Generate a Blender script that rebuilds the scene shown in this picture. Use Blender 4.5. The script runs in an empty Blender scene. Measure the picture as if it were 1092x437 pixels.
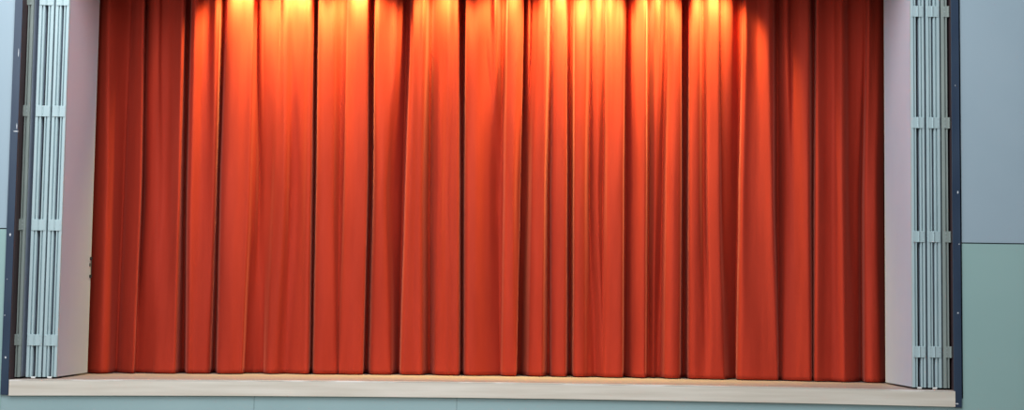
import bpy, bmesh, math, random
from mathutils import Vector, Matrix, noise

random.seed(4)
scene = bpy.context.scene
COL = scene.collection

# ------------------------------------------------------------ camera, light, exposure
def camera():
    cd = bpy.data.cameras.new('camera'); co = bpy.data.objects.new('camera', cd); COL.objects.link(co)
    yaw, pitch, roll = -0.0010, 0.0724, 0.0134
    f = Vector((math.sin(yaw)*math.cos(pitch), math.cos(yaw)*math.cos(pitch), math.sin(pitch)))
    r = Vector((math.cos(yaw), -math.sin(yaw), 0)); u = r.cross(f)
    c, s = math.cos(roll), math.sin(roll)
    r2 = c*r + s*u; u2 = -s*r + c*u
    m = Matrix((( r2.x, u2.x, -f.x, 0.1883), (r2.y, u2.y, -f.y, -10.0151), (r2.z, u2.z, -f.z, 0.4768), (0,0,0,1)))
    co.matrix_world = m
    cd.sensor_fit = 'HORIZONTAL'; cd.sensor_width = 36.0
    cd.lens = 36.0*1593.8854/1092
    cd.clip_end = 100
    scene.camera = co
camera()

scene.view_settings.view_transform = 'Standard'
scene.view_settings.look = 'None'
scene.view_settings.exposure = 0.0
scene.view_settings.gamma = 1.0
scene.view_settings.use_curve_mapping = False

w = bpy.data.worlds.new('world'); scene.world = w; w.use_nodes = True
bg = w.node_tree.nodes['Background']
bg.inputs['Color'].default_value = (0.80, 0.92, 1.0, 1)
bg.inputs['Strength'].default_value = 0.20

def area(name, loc, target, sx, sy, power, color):
    l = bpy.data.lights.new(name, 'AREA'); l.shape = 'RECTANGLE'; l.size = sx; l.size_y = sy
    l.energy = power; l.color = color
    o = bpy.data.objects.new(name, l); COL.objects.link(o); o.location = loc
    o.rotation_euler = (Vector(target)-Vector(loc)).to_track_quat('-Z', 'Y').to_euler()
    return o
# daylight of the hall: a soft light added high opposite the stage, and ceiling lights
area('hall_front_fill', (-4.0, -9.0, 4.2), (0, 0, 1.0), 7.0, 2.0, 330, (0.88, 0.95, 1.0))
area('hall_ceiling_light', (-1.0, -3.0, 5.0), (-.3, -0.2, 0.2), 7.0, 3.0, 420, (0.95, 0.98, 1.0))

# stage lamps hanging just inside the opening, above what the photograph shows
LAMPS = [(-1.83, 1.0), (-1.43, 1.2), (-0.99, 1.1), (-0.38, 0.8), (0.12, 0.7), (0.50, 1.1), (0.80, 1.3), (1.21, 1.0), (1.62, 1.0)]
for x, k in LAMPS:
    l = bpy.data.lights.new('stage_spot', 'SPOT'); l.energy = 104*k; l.color = (1.0, 0.86, 0.28)
    l.spot_size = math.radians(106); l.spot_blend = .7; l.shadow_soft_size = 0.05
    o = bpy.data.objects.new('stage_spot', l); COL.objects.link(o); o.location = (x, 0.735, 2.90)
    o.rotation_euler = (Vector((x, 0.95, 2.56))-Vector(o.location)).to_track_quat('-Z', 'Y').to_euler()

# ------------------------------------------------------------ materials
def mat(name, color, rough=.6, metal=0.0, noise_amt=0.0, noise_scale=(4,4,4), color2=None, bump=0.0, bump_scale=200,
        bump_stretch=(1,1,1), sheen=0.0, sheen_tint=(1,1,1), spec=.4, ramp=(.35,.7)):
    m = bpy.data.materials.new(name); m.use_nodes = True
    nt = m.node_tree; b = nt.nodes['Principled BSDF']
    b.inputs['Base Color'].default_value = (*color, 1)
    b.inputs['Roughness'].default_value = rough; b.inputs['Metallic'].default_value = metal
    b.inputs['Specular IOR Level'].default_value = spec
    tc = nt.nodes.new('ShaderNodeTexCoord')
    if color2 is not None:
        mp = nt.nodes.new('ShaderNodeMapping'); mp.inputs['Scale'].default_value = noise_scale
        n = nt.nodes.new('ShaderNodeTexNoise'); n.inputs['Scale'].default_value = 1.0; n.inputs['Detail'].default_value = 5
        cr = nt.nodes.new('ShaderNodeValToRGB')
        cr.color_ramp.elements[0].position = ramp[0]; cr.color_ramp.elements[0].color = (*color, 1)
        cr.color_ramp.elements[1].position = ramp[1]; cr.color_ramp.elements[1].color = (*color2, 1)
        nt.links.new(tc.outputs['Object'], mp.inputs[0]); nt.links.new(mp.outputs[0], n.inputs['Vector'])
        nt.links.new(n.outputs['Fac'], cr.inputs[0]); nt.links.new(cr.outputs[0], b.inputs['Base Color'])
    if bump:
        mp = nt.nodes.new('ShaderNodeMapping'); mp.inputs['Scale'].default_value = bump_stretch
        n = nt.nodes.new('ShaderNodeTexNoise'); n.inputs['Scale'].default_value = bump_scale; n.inputs['Detail'].default_value = 3
        bp = nt.nodes.new('ShaderNodeBump'); bp.inputs['Strength'].default_value = bump; bp.inputs['Distance'].default_value = .01
        nt.links.new(tc.outputs['Object'], mp.inputs[0]); nt.links.new(mp.outputs[0], n.inputs['Vector'])
        nt.links.new(n.outputs['Fac'], bp.inputs['Height']); nt.links.new(bp.outputs[0], b.inputs['Normal'])
    if sheen:
        b.inputs['Sheen Weight'].default_value = sheen; b.inputs['Sheen Roughness'].default_value = .35
        b.inputs['Sheen Tint'].default_value = (*sheen_tint, 1)
    return m

M = {}
M['velvet'] = mat('red_velvet', (.33,.026,.012), .8, color2=(.39,.033,.016), noise_scale=(9,9,1.2), bump=.12, bump_scale=60,
                  bump_stretch=(1,1,.12), sheen=.4, sheen_tint=(1,.25,.18), spec=.15)
M['wall_upper'] = mat('blue_grey_paint', (.315,.41,.48), .55, color2=(.34,.435,.505), noise_scale=(1.2,1.2,1.2), bump=.03, bump_scale=60)
M['wall_lower'] = mat('sea_green_paint', (.285,.44,.43), .55, color2=(.31,.465,.455), noise_scale=(1.2,1.2,1.2), bump=.03, bump_scale=60)
M['wall_under'] = mat('blue_green_paint', (.29,.42,.44), .55, color2=(.32,.45,.47), noise_scale=(1.2,1.2,1.2), bump=.03, bump_scale=60)
M['groove'] = mat('dark_gap', (.03,.045,.05), .9)
M['navy'] = mat('navy_paint', (.020,.038,.075), .38, color2=(.032,.055,.095), noise_scale=(6,6,2), spec=.5)
M['chip'] = mat('bare_chipped_paint', (.62,.64,.68), .6)
M['brown'] = mat('dark_brown_timber', (.045,.028,.032), .6, color2=(.075,.045,.05), noise_scale=(8,8,1))
M['edge'] = mat('pale_green_white_enamel', (.38,.50,.53), .40, color2=(.43,.55,.58), noise_scale=(3,3,2), spec=.5)
M['edge_shaded'] = mat('shaded_grey_enamel', (.25,.30,.285), .5, color2=(.30,.35,.33), noise_scale=(3,3,2))  # grey edge next to the frame, its shade put into the colour
M['face'] = mat('mauve_grey_laminate', (.49,.555,.66), .5, color2=(.52,.585,.69), noise_scale=(2,2,1.2), bump=.02, bump_scale=80)
M['face_trim'] = mat('pale_binding', (.52,.53,.48), .5)
M['dark'] = mat('black_iron', (.02,.018,.018), .5)
M['gap_shade'] = mat('gap_shade_black', (.012,.016,.02), .7)  # black for the shade in the gaps between panels
M['screw'] = mat('steel_screw', (.45,.52,.55), .35, .6)
M['roller'] = mat('white_nylon', (.75,.76,.74), .4)
M['cream'] = mat('cream_painted_board', (.61,.55,.47), .55, color2=(.74,.685,.61), noise_scale=(1.3,20,26), bump=.05, bump_scale=20, bump_stretch=(.1,1,1))
M['cream_worn_highlight'] = mat('worn_highlight_edge', (.52,.48,.42), .5, color2=(.78,.74,.70), noise_scale=(3,9,60), ramp=(.50,.60))  # worn paint, with the top edge's highlight mixed into the colour
M['deck'] = mat('varnished_stage_boards', (.33,.25,.215), .5, color2=(.40,.31,.27), noise_scale=(2,18,2), spec=.4)
M['black'] = mat('blocker_black', (.02,.02,.022), .8)
M['hallfloor'] = mat('hall_floor_boards', (.30,.24,.18), .45, color2=(.36,.29,.22), noise_scale=(1,12,1))

# ------------------------------------------------------------ mesh helpers
class MB:
    def __init__(s): s.bm = bmesh.new(); s.mats = []
    def mi(s, m):
        if m not in s.mats: s.mats.append(m)
        return s.mats.index(m)
    def box(s, x0, x1, y0, y1, z0, z1, m, nx=1, zf=None):
        """box, optionally split along x with its z values bent by zf(x)"""
        k = s.mi(m); rings = []
        for i in range(nx+1):
            x = x0+(x1-x0)*i/nx; dz = zf(x) if zf else 0
            rings.append([s.bm.verts.new((x, y, z+dz)) for y, z in ((y0,z0),(y1,z0),(y1,z1),(y0,z1))])
        fs = [s.bm.faces.new(rings[0][::-1]), s.bm.faces.new(rings[-1])]
        for a, b in zip(rings, rings[1:]):
            for j in range(4): fs.append(s.bm.faces.new((a[j], a[(j+1)%4], b[(j+1)%4], b[j])))
        for f in fs: f.material_index = k
    def prism(s, pts, z0, z1, m):
        """outline in plan (x, y) extruded from z0 to z1"""
        k = s.mi(m)
        lo = [s.bm.verts.new((x,y,z0)) for x,y in pts]; hi = [s.bm.verts.new((x,y,z1)) for x,y in pts]
        fs = [s.bm.faces.new(lo[::-1]), s.bm.faces.new(hi)]
        n = len(pts)
        for i in range(n): fs.append(s.bm.faces.new((lo[i], lo[(i+1)%n], hi[(i+1)%n], hi[i])))
        for f in fs: f.material_index = k
    def cyl(s, p, axis, r, h, m, n=14):
        k = s.mi(m); p = Vector(p); q = Vector(axis).normalized().to_track_quat('Z', 'Y')
        lo = [s.bm.verts.new(p+q@Vector((r*math.cos(t), r*math.sin(t), 0))) for t in [2*math.pi*i/n for i in range(n)]]
        hi = [s.bm.verts.new(p+q@Vector((r*math.cos(t), r*math.sin(t), h))) for t in [2*math.pi*i/n for i in range(n)]]
        fs = [s.bm.faces.new(lo[::-1]), s.bm.faces.new(hi)]
        for i in range(n): fs.append(s.bm.faces.new((lo[i], lo[(i+1)%n], hi[(i+1)%n], hi[i])))
        for f in fs: f.material_index = k
    def build(s, name, parent=None, bevel=0.0):
        bmesh.ops.recalc_face_normals(s.bm, faces=s.bm.faces)
        me = bpy.data.meshes.new(name); s.bm.to_mesh(me); s.bm.free()
        for m in s.mats: me.materials.append(M[m])
        o = bpy.data.objects.new(name, me); COL.objects.link(o)
        if parent: o.parent = parent
        if bevel:
            b = o.modifiers.new('bevel', 'BEVEL'); b.width = bevel; b.segments = 2; b.limit_method = 'ANGLE'
        return o
def structure(o): o['kind'] = 'structure'; return o
def tag(o, label, cat, group=None):
    o['label'] = label; o['category'] = cat
    if group: o['group'] = group
    return o
def empty(name, loc=(0,0,0)):
    o = bpy.data.objects.new(name, None); COL.objects.link(o); o.location = loc; return o

def deck_z(x):      # the old stage boards are crowned by two centimetres
    return 0.0185 - 0.0215*(x/3.15)**2 + 0.0014*x

# ------------------------------------------------------------ the setting
TOP = 3.02
def side_wall(name, x0, x1, seam):
    m = MB()
    m.box(x0, x1, 0.0, .12, seam+.004, 4.4, 'wall_upper')
    m.box(x0, x1, 0.0, .12, -1.1, seam-.004, 'wall_lower')
    m.box(x0, x1, 0.008, .11, seam-.006, seam+.006, 'groove')
    return structure(m.build(name))
side_wall('wall_left', -6.5, -3.206, .9993)
side_wall('wall_right', 3.186, 6.5, .988)
m = MB()      # the wall under the stage: boarding with upright joints
xs = [-3.206, -1.520, -0.172, 3.186]
for a, b in zip(xs, xs[1:]): m.box(a+.0012, b-.0012, 0.0, .1, -1.1, -.088, 'wall_under', 8, None)
m.box(-3.2, 3.18, .004, .09, -1.08, -.088, 'groove')
structure(m.build('wall_front'))
m = MB(); m.box(-3.206, 3.186, 0, .12, TOP+.1, 4.4, 'wall_upper'); structure(m.build('wall_top'))
m = MB(); m.box(-3.3, 3.3, 3.0, 3.1, -.2, 4.4, 'black'); structure(m.build('wall_back_blocker'))  # unseen, added to block world light from behind the curtain
m = MB(); m.box(-3.3, 3.3, .12, 3.05, 4.3, 4.4, 'black'); structure(m.build('ceiling'))  # unseen, added to keep world light off the curtain from above
m = MB(); m.box(-3.3, -3.206, .12, 3.05, -.2, 4.3, 'black'); structure(m.build('wall_blocker_left'))  # unseen side of the stage, added to block world light
m = MB(); m.box(3.2, 3.3, .12, 3.05, -.2, 4.3, 'black'); structure(m.build('wall_blocker_right'))  # the same light block on the other side, also unseen
m = MB()      # stage boards
m.box(-3.172, 3.168, 0.0115, 3.0, -.06, 0.0, 'deck', 40, deck_z)
structure(m.build('floor'))
m = MB(); m.box(-6.5, 6.5, -11, .1, -1.2, -1.1, 'hallfloor'); structure(m.build('floor_hall'))

# navy frame round the opening: left, right and head, chipped in places
def chip(m, x, z, w, h, y=-.0125):
    pts = []
    n = 7; a0 = random.random()*6
    k = m.mi('chip'); c = []
    for yy in (y-.0006, y+.001):
        c.append([m.bm.verts.new((x+w/2*math.cos(a0+6.283*i/n)*(.7+.3*((i*37)%5)/4), yy, z+h/2*math.sin(a0+6.283*i/n)*(.7+.3*((i*53)%7)/6))) for i in range(n)])
    fs = [m.bm.faces.new(c[0]), m.bm.faces.new(c[1][::-1])]
    for i in range(n): fs.append(m.bm.faces.new((c[0][i], c[0][(i+1)%n], c[1][(i+1)%n], c[1][i])))
    for f in fs: f.material_index = k
m = MB()
m.box(-3.207, -3.155, -.012, .0, -.107, TOP+.1, 'navy')
m.box(-3.1565, -3.1545, -.012, .012, -.0, TOP+.1, 'brown')
for x, z, w_, h in ((-3.181,.959,.012,.026),(-3.181,.14,.014,.018),(-3.169,1.655,.044,.008),(-3.152-.012,1.69,.006,.05),(-3.197,.42,.006,.01),
                   (-3.171,2.19,.005,.07),(-3.19,.66,.005,.008)): chip(m, x, z, w_, h)
structure(m.build('trim_1'))
m = MB()
m.box(3.135, 3.186, -.012, .0, -.107, TOP+.1, 'navy')
for x, z, w_, h in ((3.170,1.327,.010,.024),(3.150,-.082,.030,.010),(3.165,.52,.012,.012),(3.158,2.05,.006,.010),(3.176,.98,.006,.012)): chip(m, x, z, w_, h)
structure(m.build('trim_2'))
m = MB(); m.box(-3.207, 3.186, -.012, 0, TOP+.02, TOP+.1, 'navy'); structure(m.build('trim_3'))
m = MB(); m.box(-3.206, -3.1735, .0, .96, -.05, TOP+.1, 'brown'); structure(m.build('trim_4', bevel=.002))
m = MB(); m.box(3.1695, 3.20, .0, .96, -.05, TOP+.1, 'brown'); structure(m.build('trim_5', bevel=.002))
m = MB(); m.box(-3.206, 3.186, .0, .96, TOP+.02, TOP+.1, 'brown'); structure(m.build('trim_6', bevel=.002))

# ------------------------------------------------------------ cream nosing board along the stage edge
m = MB(); ks, kc, n = m.mi('cream_worn_highlight'), m.mi('cream'), 80
ring = [(.029,-.104), (0,-.104), (0,-.009), (0,-.0015), (.0015,0), (.014,0), (.029,0)]      # front board, its upper edge worn, with the highlight painted in
rows = []
for i in range(n+1):
    x = -3.150+6.291*i/n
    rows.append([m.bm.verts.new((x, y, z+deck_z(x))) for y, z in ring])
for p, q in zip(rows, rows[1:]):
    for j in range(len(ring)):
        k = (j+1) % len(ring)
        m.bm.faces.new((p[j], q[j], q[k], p[k])).material_index = ks if j in (2, 3, 4) else kc
for p in (rows[0], rows[-1][::-1]): m.bm.faces.new(p).material_index = kc
root = m.build('stage_edge_board'); root.location = (0, -.018, 0)
tag(root, 'long cream painted board along the front edge of the stage, below the red curtains', 'board')

# ------------------------------------------------------------ folding partitions stacked at each side
def edge_outline(x0, x1, y0, y1, s):
    """metal edge channel in plan: outer flat, groove, inner rib; s=+1 groove towards +x"""
    w_ = x1-x0; gx = (.46, .68) ; g = .016
    u = [(0,y1),(0,y0+.002),(.04,y0),(gx[0],y0),(gx[0]+.03,y0+g),(gx[1],y0+g),(gx[1]+.03,y0+.0005),(.90,y0+.0005),(.97,y0+.006),(1,y0+.010),(1,y1)]
    return [((x0+w_*t) if s > 0 else (x1-w_*t), y) for t, y in u]
YF, YB = .14, .88
def partition(panels, side, label):
    """panels: list of (x0, x1, groove side, material of the edge)"""
    root = empty('folding_screen', (0, 0, 0))
    HZ = (.255, 1.035, 1.815, 2.585)
    top = TOP-.06
    for i, (x0, x1, gs, em) in enumerate(panels):
        z0 = deck_z(.5*(x0+x1)) + .012
        m = MB(); m.box(x0+.001, x1-.001, YF+.022, YB-.012, z0, top, 'face')
        p = m.build('panel', root, bevel=.0015)
        m = MB(); m.prism(edge_outline(x0, x1, YF, YF+.024, gs), z0, top, em)
        e = m.build('edge_strip', p); e['label'] = 'ribbed pale metal edge strip' if em == 'edge' else 'ribbed grey metal edge strip with shade in its colour'
        m = MB(); m.box(x0, x1, YB-.014, YB, z0, top, 'face_trim')
        e = m.build('edge_strip', p, bevel=.002); e['label'] = 'pale binding on the rear edge'
        # hinges: this panel's front edge to the next one of its pair
        if i in (2, 4) or i == 0:
            if i == 0:
                a, b = (x0-.020, x0+.030) if side < 0 else (x1-.030, x1+.014)
                kx = (x0-.006) if side < 0 else (x1+.006)
            else:
                q = panels[i-1]; a, b = min(x0, q[0])+.004, max(x1, q[1])-.004
                kx = (x1+q[0])/2 if side > 0 else (x0+q[1])/2
            for hz in HZ:
                z = hz
                m = MB()
                m.box(a, kx-.001, YF-.004, YF+.001, z-.038, z+.038, em)
                m.box(kx+.001, b, YF-.004, YF+.001, z-.038, z+.038, em)
                for j in range(5):
                    m.cyl((kx, YF-.004, z-.038+.0153*j), (0,0,1), .0055, .0143, em, 10)
                for dx in (a+.010, b-.010):
                    for dz in (-.026, 0, .026):
                        if abs(dx-kx) > .012: m.cyl((dx, YF-.0035, z+dz), (0,-1,0), .0035, .0015, 'screw', 10)
                h = m.build('hinge', p, bevel=.0008)
                h['label'] = 'steel butt hinge painted like the edges'
        # guide roller under each hinged pair
        if i in (1, 3):
            q = panels[i+1]; cx = (x0+x1+q[0]+q[1])/4; zz = deck_z(cx)
            m = MB(); m.cyl((cx-.014, YF+.006, zz+.008), (1,0,0), .008, .028, 'roller', 14)
            m.box(cx-.018, cx+.018, YF+.002, YF+.020, zz+.012, zz+.017, 'dark')
            m.build('guide_roller', p)
        # black strip in the gap between panel faces, painting its shade
        if i:
            q = panels[i-1]
            a, b = (q[1], x0) if side < 0 else (x1, q[0])
            if b-a < .03:
                m = MB(); m.box(a+.0012, b-.0012, YF+.05, YF+.07, z0+.002, top-.002, 'gap_shade')
                m.build('gap_shade_strip', p)
    # innermost panel carries the latch on its rear edge (left partition only)
    if side < 0:
        x1 = panels[-1][1]
        m = MB()
        for z in (.835, .705):
            m.box(x1-.004, x1+.012, YB-.035, YB-.012, z-.010, z+.010, 'dark')
            m.cyl((x1+.008, YB-.022, z-.012), (0,0,1), .006, .024, 'dark', 10)
        m.cyl((x1+.008, YB-.022, .705), (0,0,1), .0028, .13, 'dark', 8)
        m.box(x1-.002, x1+.006, YB-.040, YB-.03, .775, .80, 'dark')
        l = m.build('latch', p, bevel=.001); l['label'] = 'dark iron bolt latch'
    m = MB()
    xa = min(q[0] for q in panels); xb = max(q[1] for q in panels)
    m.box(xa, xb, YF+.02, YB-.02, top+.002, TOP+.02, 'dark')
    m.build('overhead_track', root)
    tag(root, label, 'folding screen')
    return root
partition([(-3.1700,-3.1310,-1,'edge_shaded'), (-3.0925,-3.0500,1,'edge'), (-3.0315,-2.9900,-1,'edge'), (-2.9790,-2.9370,1,'edge'), (-2.9235,-2.8840,-1,'edge')], -1,
          'stack of folded mauve panels with pale metal edges and a dark latch beside the curtain')
partition([(3.1100,3.1530,1,'edge_shaded'), (3.0555,3.0985,-1,'edge'), (3.0065,3.0430,1,'edge'), (2.9580,2.9920,-1,'edge'), (2.9000,2.9380,1,'edge')], 1,
          'stack of folded mauve panels without a latch, beside the wide blue-grey and green wall')

# ------------------------------------------------------------ the two curtains
# folds: x at heights 2.49, 1.37 and 0.23 m, and how far back the cloth lies there (cm)
LEFT_FOLDS = [
    (-2.9285, -2.9452, -2.9478, 8, 10, 10),  (-2.8992, -2.9000, -2.8959, 5, 6.25, 6.25),
    (-2.8296, -2.7998, -2.8032, 0, 0, 0),  (-2.8100, -2.7893, -2.7654, 3, 3.75, 3.75),
    (-2.7677, -2.7609, -2.7581, 13.2, 16.5, 16.5),  (-2.7201, -2.7386, -2.7500, 19.2, 24, 24),
    (-2.6834, -2.6980, -2.7025, 13.2, 16.5, 16.5),  (-2.6229, -2.6191, -2.6172, 6, 7.5, 7.5),
    (-2.5779, -2.5615, -2.5736, 2, 2.5, 2.5),  (-2.5718, -2.5587, -2.5710, 4, 5, 5),
    (-2.6030, -2.5971, -2.5849, 15.6, 19.5, 10),  (-2.6056, -2.6054, -2.5905, 22.8, 28.5, 15),
    (-2.5705, -2.5618, -2.5776, 14.4, 18, 16.5),  (-2.5210, -2.5064, -2.5323, 10, 12.5, 15),
    (-2.4755, -2.4546, -2.4510, 10, 11.25, 10),  (-2.4685, -2.4147, -2.4244, 14.4, 15, 7.5),
    (-2.4053, -2.3671, -2.3469, 14.4, 12.5, 3.75),  (-2.3368, -2.3151, -2.3001, 6, 5, 1.25),
    (-2.2883, -2.2762, -2.2630, 0, 0, 0),  (-2.2692, -2.2646, -2.2661, 2, 2.5, 7.5),
    (-2.2955, -2.2921, -2.2756, 15.6, 19.5, 18),  (-2.2903, -2.2909, -2.2642, 22.8, 28.5, 25.5),
    (-2.2532, -2.2589, -2.2362, 15.6, 21, 21),  (-2.2242, -2.2196, -2.1946, 4, 5, 5),
    (-2.1912, -2.1866, -2.1673, 0, 0, 0),  (-2.1677, -2.1644, -2.1384, 2, 2.5, 2.5),
    (-2.1456, -2.1240, -2.0905, 8, 6.25, 2.5),  (-2.0897, -2.0660, -2.0425, 8, 5, 2.5),
    (-2.0405, -2.0264, -2.0245, 1, 2.5, 3.75),  (-2.0098, -2.0106, -2.0182, 3, 5, 7.5),
    (-2.0256, -2.0261, -2.0323, 14.4, 18, 18),  (-2.0187, -2.0320, -2.0328, 21.6, 27, 27),
    (-1.9890, -2.0030, -1.9948, 14.4, 18, 18),  (-1.9619, -1.9697, -1.9616, 2, 2.5, 2.5),
    (-1.9236, -1.9269, -1.9232, -2, -2.5, -2.5),  (-1.8474, -1.8444, -1.8550, -2, -2.5, -2.5),
    (-1.8095, -1.7940, -1.7981, 0, 0, 0),  (-1.7540, -1.7526, -1.7708, 0, 0, 0),
    (-1.7506, -1.7477, -1.7701, 4, 5, 5),  (-1.7472, -1.7382, -1.7724, 8, 7.5, 12.5),
    (-1.7472, -1.7217, -1.7422, 12, 10, 15),  (-1.7353, -1.7145, -1.7075, 13.2, 18, 15),
    (-1.7087, -1.6910, -1.6754, 10, 16.5, 16.5),  (-1.6775, -1.6654, -1.6476, 4, 13.75, 16.5),
    (-1.6185, -1.6125, -1.6190, 2, 11.25, 7.5),  (-1.5853, -1.5816, -1.5902, 3, 5, 2.5),
    (-1.5607, -1.5342, -1.5540, 5, 1.25, 1.25),  (-1.5354, -1.4977, -1.5217, 0, 0, 2.5),
    (-1.5041, -1.4809, -1.4951, 0, 2.5, 7.5),  (-1.4740, -1.4714, -1.4644, 3, 10, 10),
    (-1.4238, -1.4246, -1.4193, 2, 11.25, 7.5),  (-1.3751, -1.3688, -1.3590, 2, 6.25, 3.75),
    (-1.3431, -1.3324, -1.3195, -1, 0, 0),  (-1.3112, -1.2997, -1.2884, 1, 1.25, 1.25),
    (-1.3239, -1.3154, -1.3054, 14.4, 18, 18),  (-1.3217, -1.3135, -1.3063, 21.6, 27, 27),
    (-1.2958, -1.2874, -1.2818, 14.4, 18, 18),  (-1.2764, -1.2641, -1.2585, 2, 2.5, 2.5),
    (-1.2322, -1.2206, -1.2153, -1, -1.25, -1.25),  (-1.1584, -1.1410, -1.1159, 1, 1.25, 1.25),
    (-1.1436, -1.1278, -1.0914, 6, 7.5, 3.75),  (-1.1134, -1.1059, -1.0855, 10, 12.5, 7.5),
    (-1.0773, -1.0752, -1.0708, 9, 10, 3.75),  (-1.0519, -1.0528, -1.0557, 2, 2.5, 2.5),
    (-0.9895, -0.9797, -0.9831, -1, -1.25, -1.25),  (-0.9143, -0.8984, -0.9024, 0, 0, 0),
    (-0.9038, -0.8885, -0.8926, 2, 2.5, 2.5),  (-0.9145, -0.9037, -0.9079, 15.6, 19.5, 19.5),
    (-0.9018, -0.8914, -0.8958, 22.8, 28.5, 28.5),  (-0.8709, -0.8631, -0.8676, 15.6, 19.5, 19.5),
    (-0.8570, -0.8476, -0.8514, 4, 7.5, 7.5),  (-0.8319, -0.8180, -0.8227, 1, 2.5, 2.5),
    (-0.7851, -0.7755, -0.7736, 3, 1.25, 1.25),  (-0.7311, -0.7501, -0.7199, 5, 3.75, 2.5),
    (-0.7008, -0.7297, -0.6945, 2, 12.5, 5),  (-0.6753, -0.7038, -0.6817, 5, 15, 15),
    (-0.6546, -0.6654, -0.6655, 14.4, 19.5, 21),  (-0.6379, -0.6418, -0.6480, 20.4, 25.5, 25.5),
    (-0.6062, -0.6222, -0.6343, 15.6, 18, 16.5),  (-0.5917, -0.6077, -0.6208, 3, 3.75, 3.75),
    (-0.5673, -0.5746, -0.5948, 0, 0, 0),  (-0.5270, -0.5349, -0.5349, 2, 2.5, 2.5),
    (-0.4985, -0.5004, -0.4793, 1, 2.5, 1.25),  (-0.4795, -0.4847, -0.4610, 4, 5, 5),
    (-0.4648, -0.4681, -0.4478, 14.4, 18, 18),  (-0.4464, -0.4435, -0.4233, 19.2, 24, 24),
    (-0.4283, -0.4175, -0.3976, 12, 15, 15),  (-0.3981, -0.3794, -0.3717, 8, 8.75, 5),
    (-0.3472, -0.3440, -0.3299, 4, 7.5, 3.75),  (-0.3106, -0.3129, -0.2871, 0, 0, 0),
    (-0.2698, -0.2789, -0.2466, 2, 1.25, 1.25),  (-0.2415, -0.2228, -0.2050, 1, -1.25, 0),
    (-0.2319, -0.2095, -0.1927, 3, 3.75, 3.75),  (-0.2353, -0.2138, -0.1967, 15.6, 19.5, 19.5),
    (-0.2187, -0.2027, -0.1877, 24, 30, 30),  (-0.1896, -0.1829, -0.1675, 15.6, 19.5, 19.5),
    (-0.1825, -0.1736, -0.1584, 3, 3.75, 3.75),  (-0.1440, -0.1406, -0.1298, 0, 0, 0),
    (-0.1024, -0.0855, -0.0751, 0, 0, 0),  (-0.0477, -0.0455, -0.0211, 4, 6.25, 3.75),
    (0.0075, 0.0163, 0.0401, 7, 10, 7.5),  (0.0292, 0.0502, 0.0879, 2, 16.5, 11.25),
    (0.0499, 0.0780, 0.1017, 3, 18.75, 12.5),  (0.0835, 0.1081, 0.1122, 15.6, 18, 10),
    (0.1154, 0.1179, 0.1216, 12, 7.5, 3.75),  (0.1265, 0.1279, 0.1368, 2, 2.5, 1.25),
    (0.1613, 0.1625, 0.1710, 0, 0, 0),  (0.1960, 0.1900, 0.1984, 0, 0, 0),
    (0.2239, 0.2109, 0.2155, 2, 7.5, 0.75),  (0.2413, 0.2319, 0.2258, 4, 12.5, 2.5),
    (0.2471, 0.2411, 0.2301, 8, 16.5, 7.5),  (0.2418, 0.2356, 0.2263, 14.4, 18, 18),
    (0.2173, 0.2111, 0.2055, 16.8, 21, 21),
]
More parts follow.
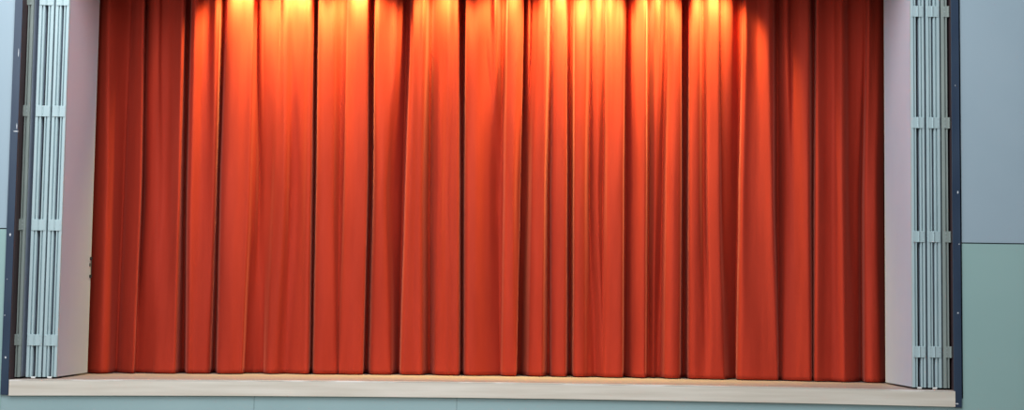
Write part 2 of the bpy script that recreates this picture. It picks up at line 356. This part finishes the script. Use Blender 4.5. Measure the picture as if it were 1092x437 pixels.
RIGHT_FOLDS = [
    (0.1608, 0.1547, 0.1565, 22.8, 28.5, 28.5),  (0.2104, 0.2042, 0.1986, 23.4, 29.25, 29.25),
    (0.2562, 0.2536, 0.2407, 19.8, 27, 28.5),  (0.2735, 0.2747, 0.2617, 14.4, 25.5, 27),
    (0.2871, 0.2954, 0.2822, 10, 21, 21),  (0.3017, 0.3085, 0.3022, 15.6, 12.5, 12.5),
    (0.3224, 0.3215, 0.3152, 12, 5, 5),  (0.3493, 0.3489, 0.3423, 4, 2.5, 2.5),
    (0.3836, 0.3832, 0.3763, 1, 1.25, 1.25),  (0.4110, 0.4102, 0.4101, -1, -1.25, -1.25),
    (0.4294, 0.4219, 0.4285, 4, 5, 5),  (0.4460, 0.4425, 0.4525, 15.6, 19.5, 19.5),
    (0.4595, 0.4593, 0.4727, 13.2, 16.5, 16.5),  (0.4677, 0.4669, 0.4800, 4, 5, 5),
    (0.5017, 0.5004, 0.5132, 1, 1.25, 1.25),  (0.5430, 0.5483, 0.5607, 0, 0, 0),
    (0.5656, 0.5776, 0.5872, 1, 1.25, 1.25),  (0.5729, 0.5878, 0.5987, 10, 18, 19.5),
    (0.5973, 0.6130, 0.6230, 15.6, 25.5, 28.5),  (0.6206, 0.6333, 0.6411, 12, 18, 19.5),
    (0.6250, 0.6319, 0.6383, 2, 2.5, 2.5),  (0.6610, 0.6654, 0.6701, 0, 0, 0),
    (0.7100, 0.7073, 0.7186, 1, 1.25, 1.25),  (0.7264, 0.7241, 0.7423, 6, 7.5, 7.5),
    (0.7474, 0.7502, 0.7711, 13.2, 18, 10),  (0.7613, 0.7684, 0.8001, 6, 12.5, 12.5),
    (0.7939, 0.7997, 0.8249, 2, 6.25, 7.5),  (0.8293, 0.8212, 0.8440, 3, 7.5, 5),
    (0.8544, 0.8500, 0.8578, 10, 15, 5),  (0.8647, 0.8644, 0.8700, 4, 10, 2.5),
    (0.8906, 0.8797, 0.9034, 1, 1.25, 1.25),  (0.9406, 0.9340, 0.9505, 3, 0, 0),
    (0.9670, 0.9685, 0.9778, 1, 0, 0),  (0.9920, 0.9942, 0.9992, 1, 1.25, 1.25),
    (1.0038, 1.0082, 1.0133, 13.2, 16.5, 16.5),  (1.0276, 1.0256, 1.0278, 16.8, 21, 21),
    (1.0435, 1.0455, 1.0441, 10, 15, 15),  (1.0728, 1.0848, 1.0844, 3, 7.5, 5),
    (1.1198, 1.1280, 1.1293, 1, 1.25, 1.25),  (1.1551, 1.1628, 1.1638, 0, 0, 0),
    (1.1699, 1.1796, 1.1768, 12, 15, 10),  (1.1896, 1.1976, 1.1965, 16.8, 21, 15),
    (1.2017, 1.2073, 1.2150, 10, 12.5, 12.5),  (1.2180, 1.2281, 1.2322, 2, 5, 8.75),
    (1.2578, 1.2582, 1.2589, 0, 7.5, 15),  (1.2925, 1.2942, 1.2866, 7, 15.75, 15),
    (1.3145, 1.3093, 1.3011, 8, 10, 8.75),  (1.3292, 1.3155, 1.3085, 2, 2.5, 2.5),
    (1.3608, 1.3598, 1.3525, -1, -1.25, -1.25),  (1.4143, 1.4204, 1.4188, 1, 1.25, 1.25),
    (1.4335, 1.4438, 1.4421, 15.6, 19.5, 19.5),  (1.4678, 1.4765, 1.4754, 22.8, 28.5, 28.5),
    (1.4849, 1.4883, 1.4912, 14.4, 18, 18),  (1.4773, 1.4757, 1.4785, 2, 2.5, 2.5),
    (1.5007, 1.4989, 1.5179, 0, 0, 0),  (1.5491, 1.5522, 1.5752, 1, 1.25, 2),
    (1.5827, 1.5905, 1.6048, 10, 12.5, 3.75),  (1.6020, 1.6117, 1.6244, 6, 10, 3),
    (1.6143, 1.6124, 1.6427, 2, 2.5, 1.25),  (1.6547, 1.6522, 1.6769, 1, 1.25, 1.25),
    (1.6950, 1.7056, 1.7180, 0, 0, 1.25),  (1.7074, 1.7202, 1.7368, 6, 7.5, 2.5),
    (1.7144, 1.7369, 1.7594, 6, 12.5, 8.75),  (1.7478, 1.7717, 1.7948, 3, 12.5, 16.5),
    (1.7980, 1.8102, 1.8292, 4, 15, 21),  (1.8378, 1.8470, 1.8568, 12, 21, 25.5),
    (1.8800, 1.8761, 1.8629, 14.4, 24, 24),  (1.8717, 1.8546, 1.8381, 3, 3.75, 3.75),
    (1.8893, 1.8709, 1.8598, 0, 0, 0),  (1.9287, 1.9251, 1.9294, 3, 3.75, 0.75),
    (1.9893, 1.9873, 2.0144, 6, 3.75, 2.5),  (2.0245, 2.0336, 2.0692, 2, 2.5, 2.5),
    (2.0628, 2.0776, 2.1103, 0, 0, 2.5),  (2.1009, 2.0977, 2.1281, 4, 1.25, 2.5),
    (2.1317, 2.1325, 2.1455, 15.6, 18, 10),  (2.1634, 2.1736, 2.1722, 21.6, 27, 18),
    (2.1760, 2.1927, 2.1762, 14.4, 18, 12.5),  (2.1883, 2.2107, 2.1879, 8, 12.5, 7.5),
    (2.2179, 2.2339, 2.2338, 7, 10, 6.25),  (2.2504, 2.2594, 2.2658, 13.2, 8.75, 5),
    (2.2652, 2.2824, 2.2909, 8, 6.25, 3.75),  (2.2956, 2.3211, 2.3296, 2, 1.25, 2.5),
    (2.3492, 2.3532, 2.3614, 1, 0, 1.25),  (2.3713, 2.3744, 2.3828, 3, 3.75, 3.75),
    (2.4048, 2.4114, 2.4185, 15.6, 19.5, 19.5),  (2.4383, 2.4413, 2.4331, 22.8, 28.5, 24),
    (2.4375, 2.4308, 2.4252, 14.4, 18, 18),  (2.4166, 2.4037, 2.3981, 2, 2.5, 2.5),
    (2.4346, 2.4289, 2.4204, 2, 0, 0),  (2.5029, 2.4928, 2.4856, 8, 7.5, 5),
    (2.5609, 2.5606, 2.5459, 9, 10, 7.5),  (2.5711, 2.5749, 2.5859, 4, 3.75, 3.75),
    (2.5971, 2.6012, 2.6119, 0, 0, 0),  (2.6315, 2.6371, 2.6476, 3, 3.75, 3.75),
    (2.6823, 2.6775, 2.6961, 13.2, 12.5, 10),  (2.7483, 2.7214, 2.7352, 14.4, 16.5, 15),
    (2.7905, 2.7634, 2.7629, 14.4, 18, 18),  (2.8074, 2.8089, 2.8048, 15.6, 28.5, 28.5),
    (2.8087, 2.7949, 2.7949, 12, 16.5, 18),  (2.8092, 2.7842, 2.7741, 6, 7.5, 5),
    (2.8572, 2.8258, 2.8162, 10, 7.5, 2.5),  (2.9041, 2.8674, 2.8740, 12, 7.5, 3.75),
    (2.9411, 2.9205, 2.9169, 15.6, 15, 10),  (2.9677, 2.9599, 2.9682, 19.2, 21, 19.5),
]

ZK = (2.49, 1.37, 0.23)
Y0 = 0.93
def at_height(v, z):
    a, b, c = v
    if z >= ZK[0]:
        return a + (a-b)/(ZK[0]-ZK[1])*(z-ZK[0])*.5
    if z >= ZK[1]:
        t = (z-ZK[1])/(ZK[0]-ZK[1]); t = t*t*(3-2*t)*.4 + t*.6
        return b+(a-b)*t
    t = (z-ZK[2])/(ZK[1]-ZK[2])
    t2 = t*t*(3-2*t)*.4+t*.6 if t > 0 else t
    return c+(b-c)*t2
def curtain(name, folds, label, sub=4):
    zs = []
    z = 0.0
    while z < 2.985: zs.append(z); z += .03 if z < .3 else .045
    zs.append(2.985)
    nodes_n = len(folds); rows = []
    for z in zs:
        line = []
        for f in folds:
            x = at_height(f[:3], z); d = at_height(f[3:], z)
            line.append((x, d/100))
        pts = []
        for i in range(nodes_n-1):
            for s in range(sub):
                t = s/sub
                pts.append((line[i][0]*(1-t)+line[i+1][0]*t, line[i][1]*(1-t)+line[i+1][1]*t))
        pts.append(line[-1])
        for it in range(2):
            pts = [pts[0]]+[((a[0]+2*b[0]+c[0])/4, (a[1]+2*b[1]+c[1])/4) for a, b, c in zip(pts, pts[1:], pts[2:])]+[pts[-1]]
        row = []
        for j, (x, d) in enumerate(pts):
            wob = .004*noise.noise(Vector((x*9, z*1.1, 3.1))) + .0025*noise.noise(Vector((x*26, z*2.0, 7.7)))
            hem = .0022*math.exp(-((z-.075)/.012)**2)      # stitched hem pulls the cloth in
            row.append((x+.0012*noise.noise(Vector((x*15, z*3, 1.7))), Y0+d+wob+hem, deck_z(x)+.007+z*(1-.004)))
        rows.append(row)
    me = bpy.data.meshes.new(name)
    n = len(rows[0]); verts = [p for r in rows for p in r]
    faces = [(r*n+c, r*n+c+1, (r+1)*n+c+1, (r+1)*n+c) for r in range(len(rows)-1) for c in range(n-1)]
    me.from_pydata(verts, [], faces); me.materials.append(M['velvet'])
    for p in me.polygons: p.use_smooth = True
    o = bpy.data.objects.new(name, me); COL.objects.link(o)
    s = o.modifiers.new('cloth', 'SOLIDIFY'); s.thickness = .003; s.offset = -1
    tag(o, label, 'curtain', None)
    return o
curtain('stage_curtain', LEFT_FOLDS, 'pleated red velvet curtain whose edge laps in front of the other curtain near the middle')
curtain('stage_curtain', RIGHT_FOLDS, 'pleated red velvet curtain whose edge is tucked behind the other curtain near the middle')
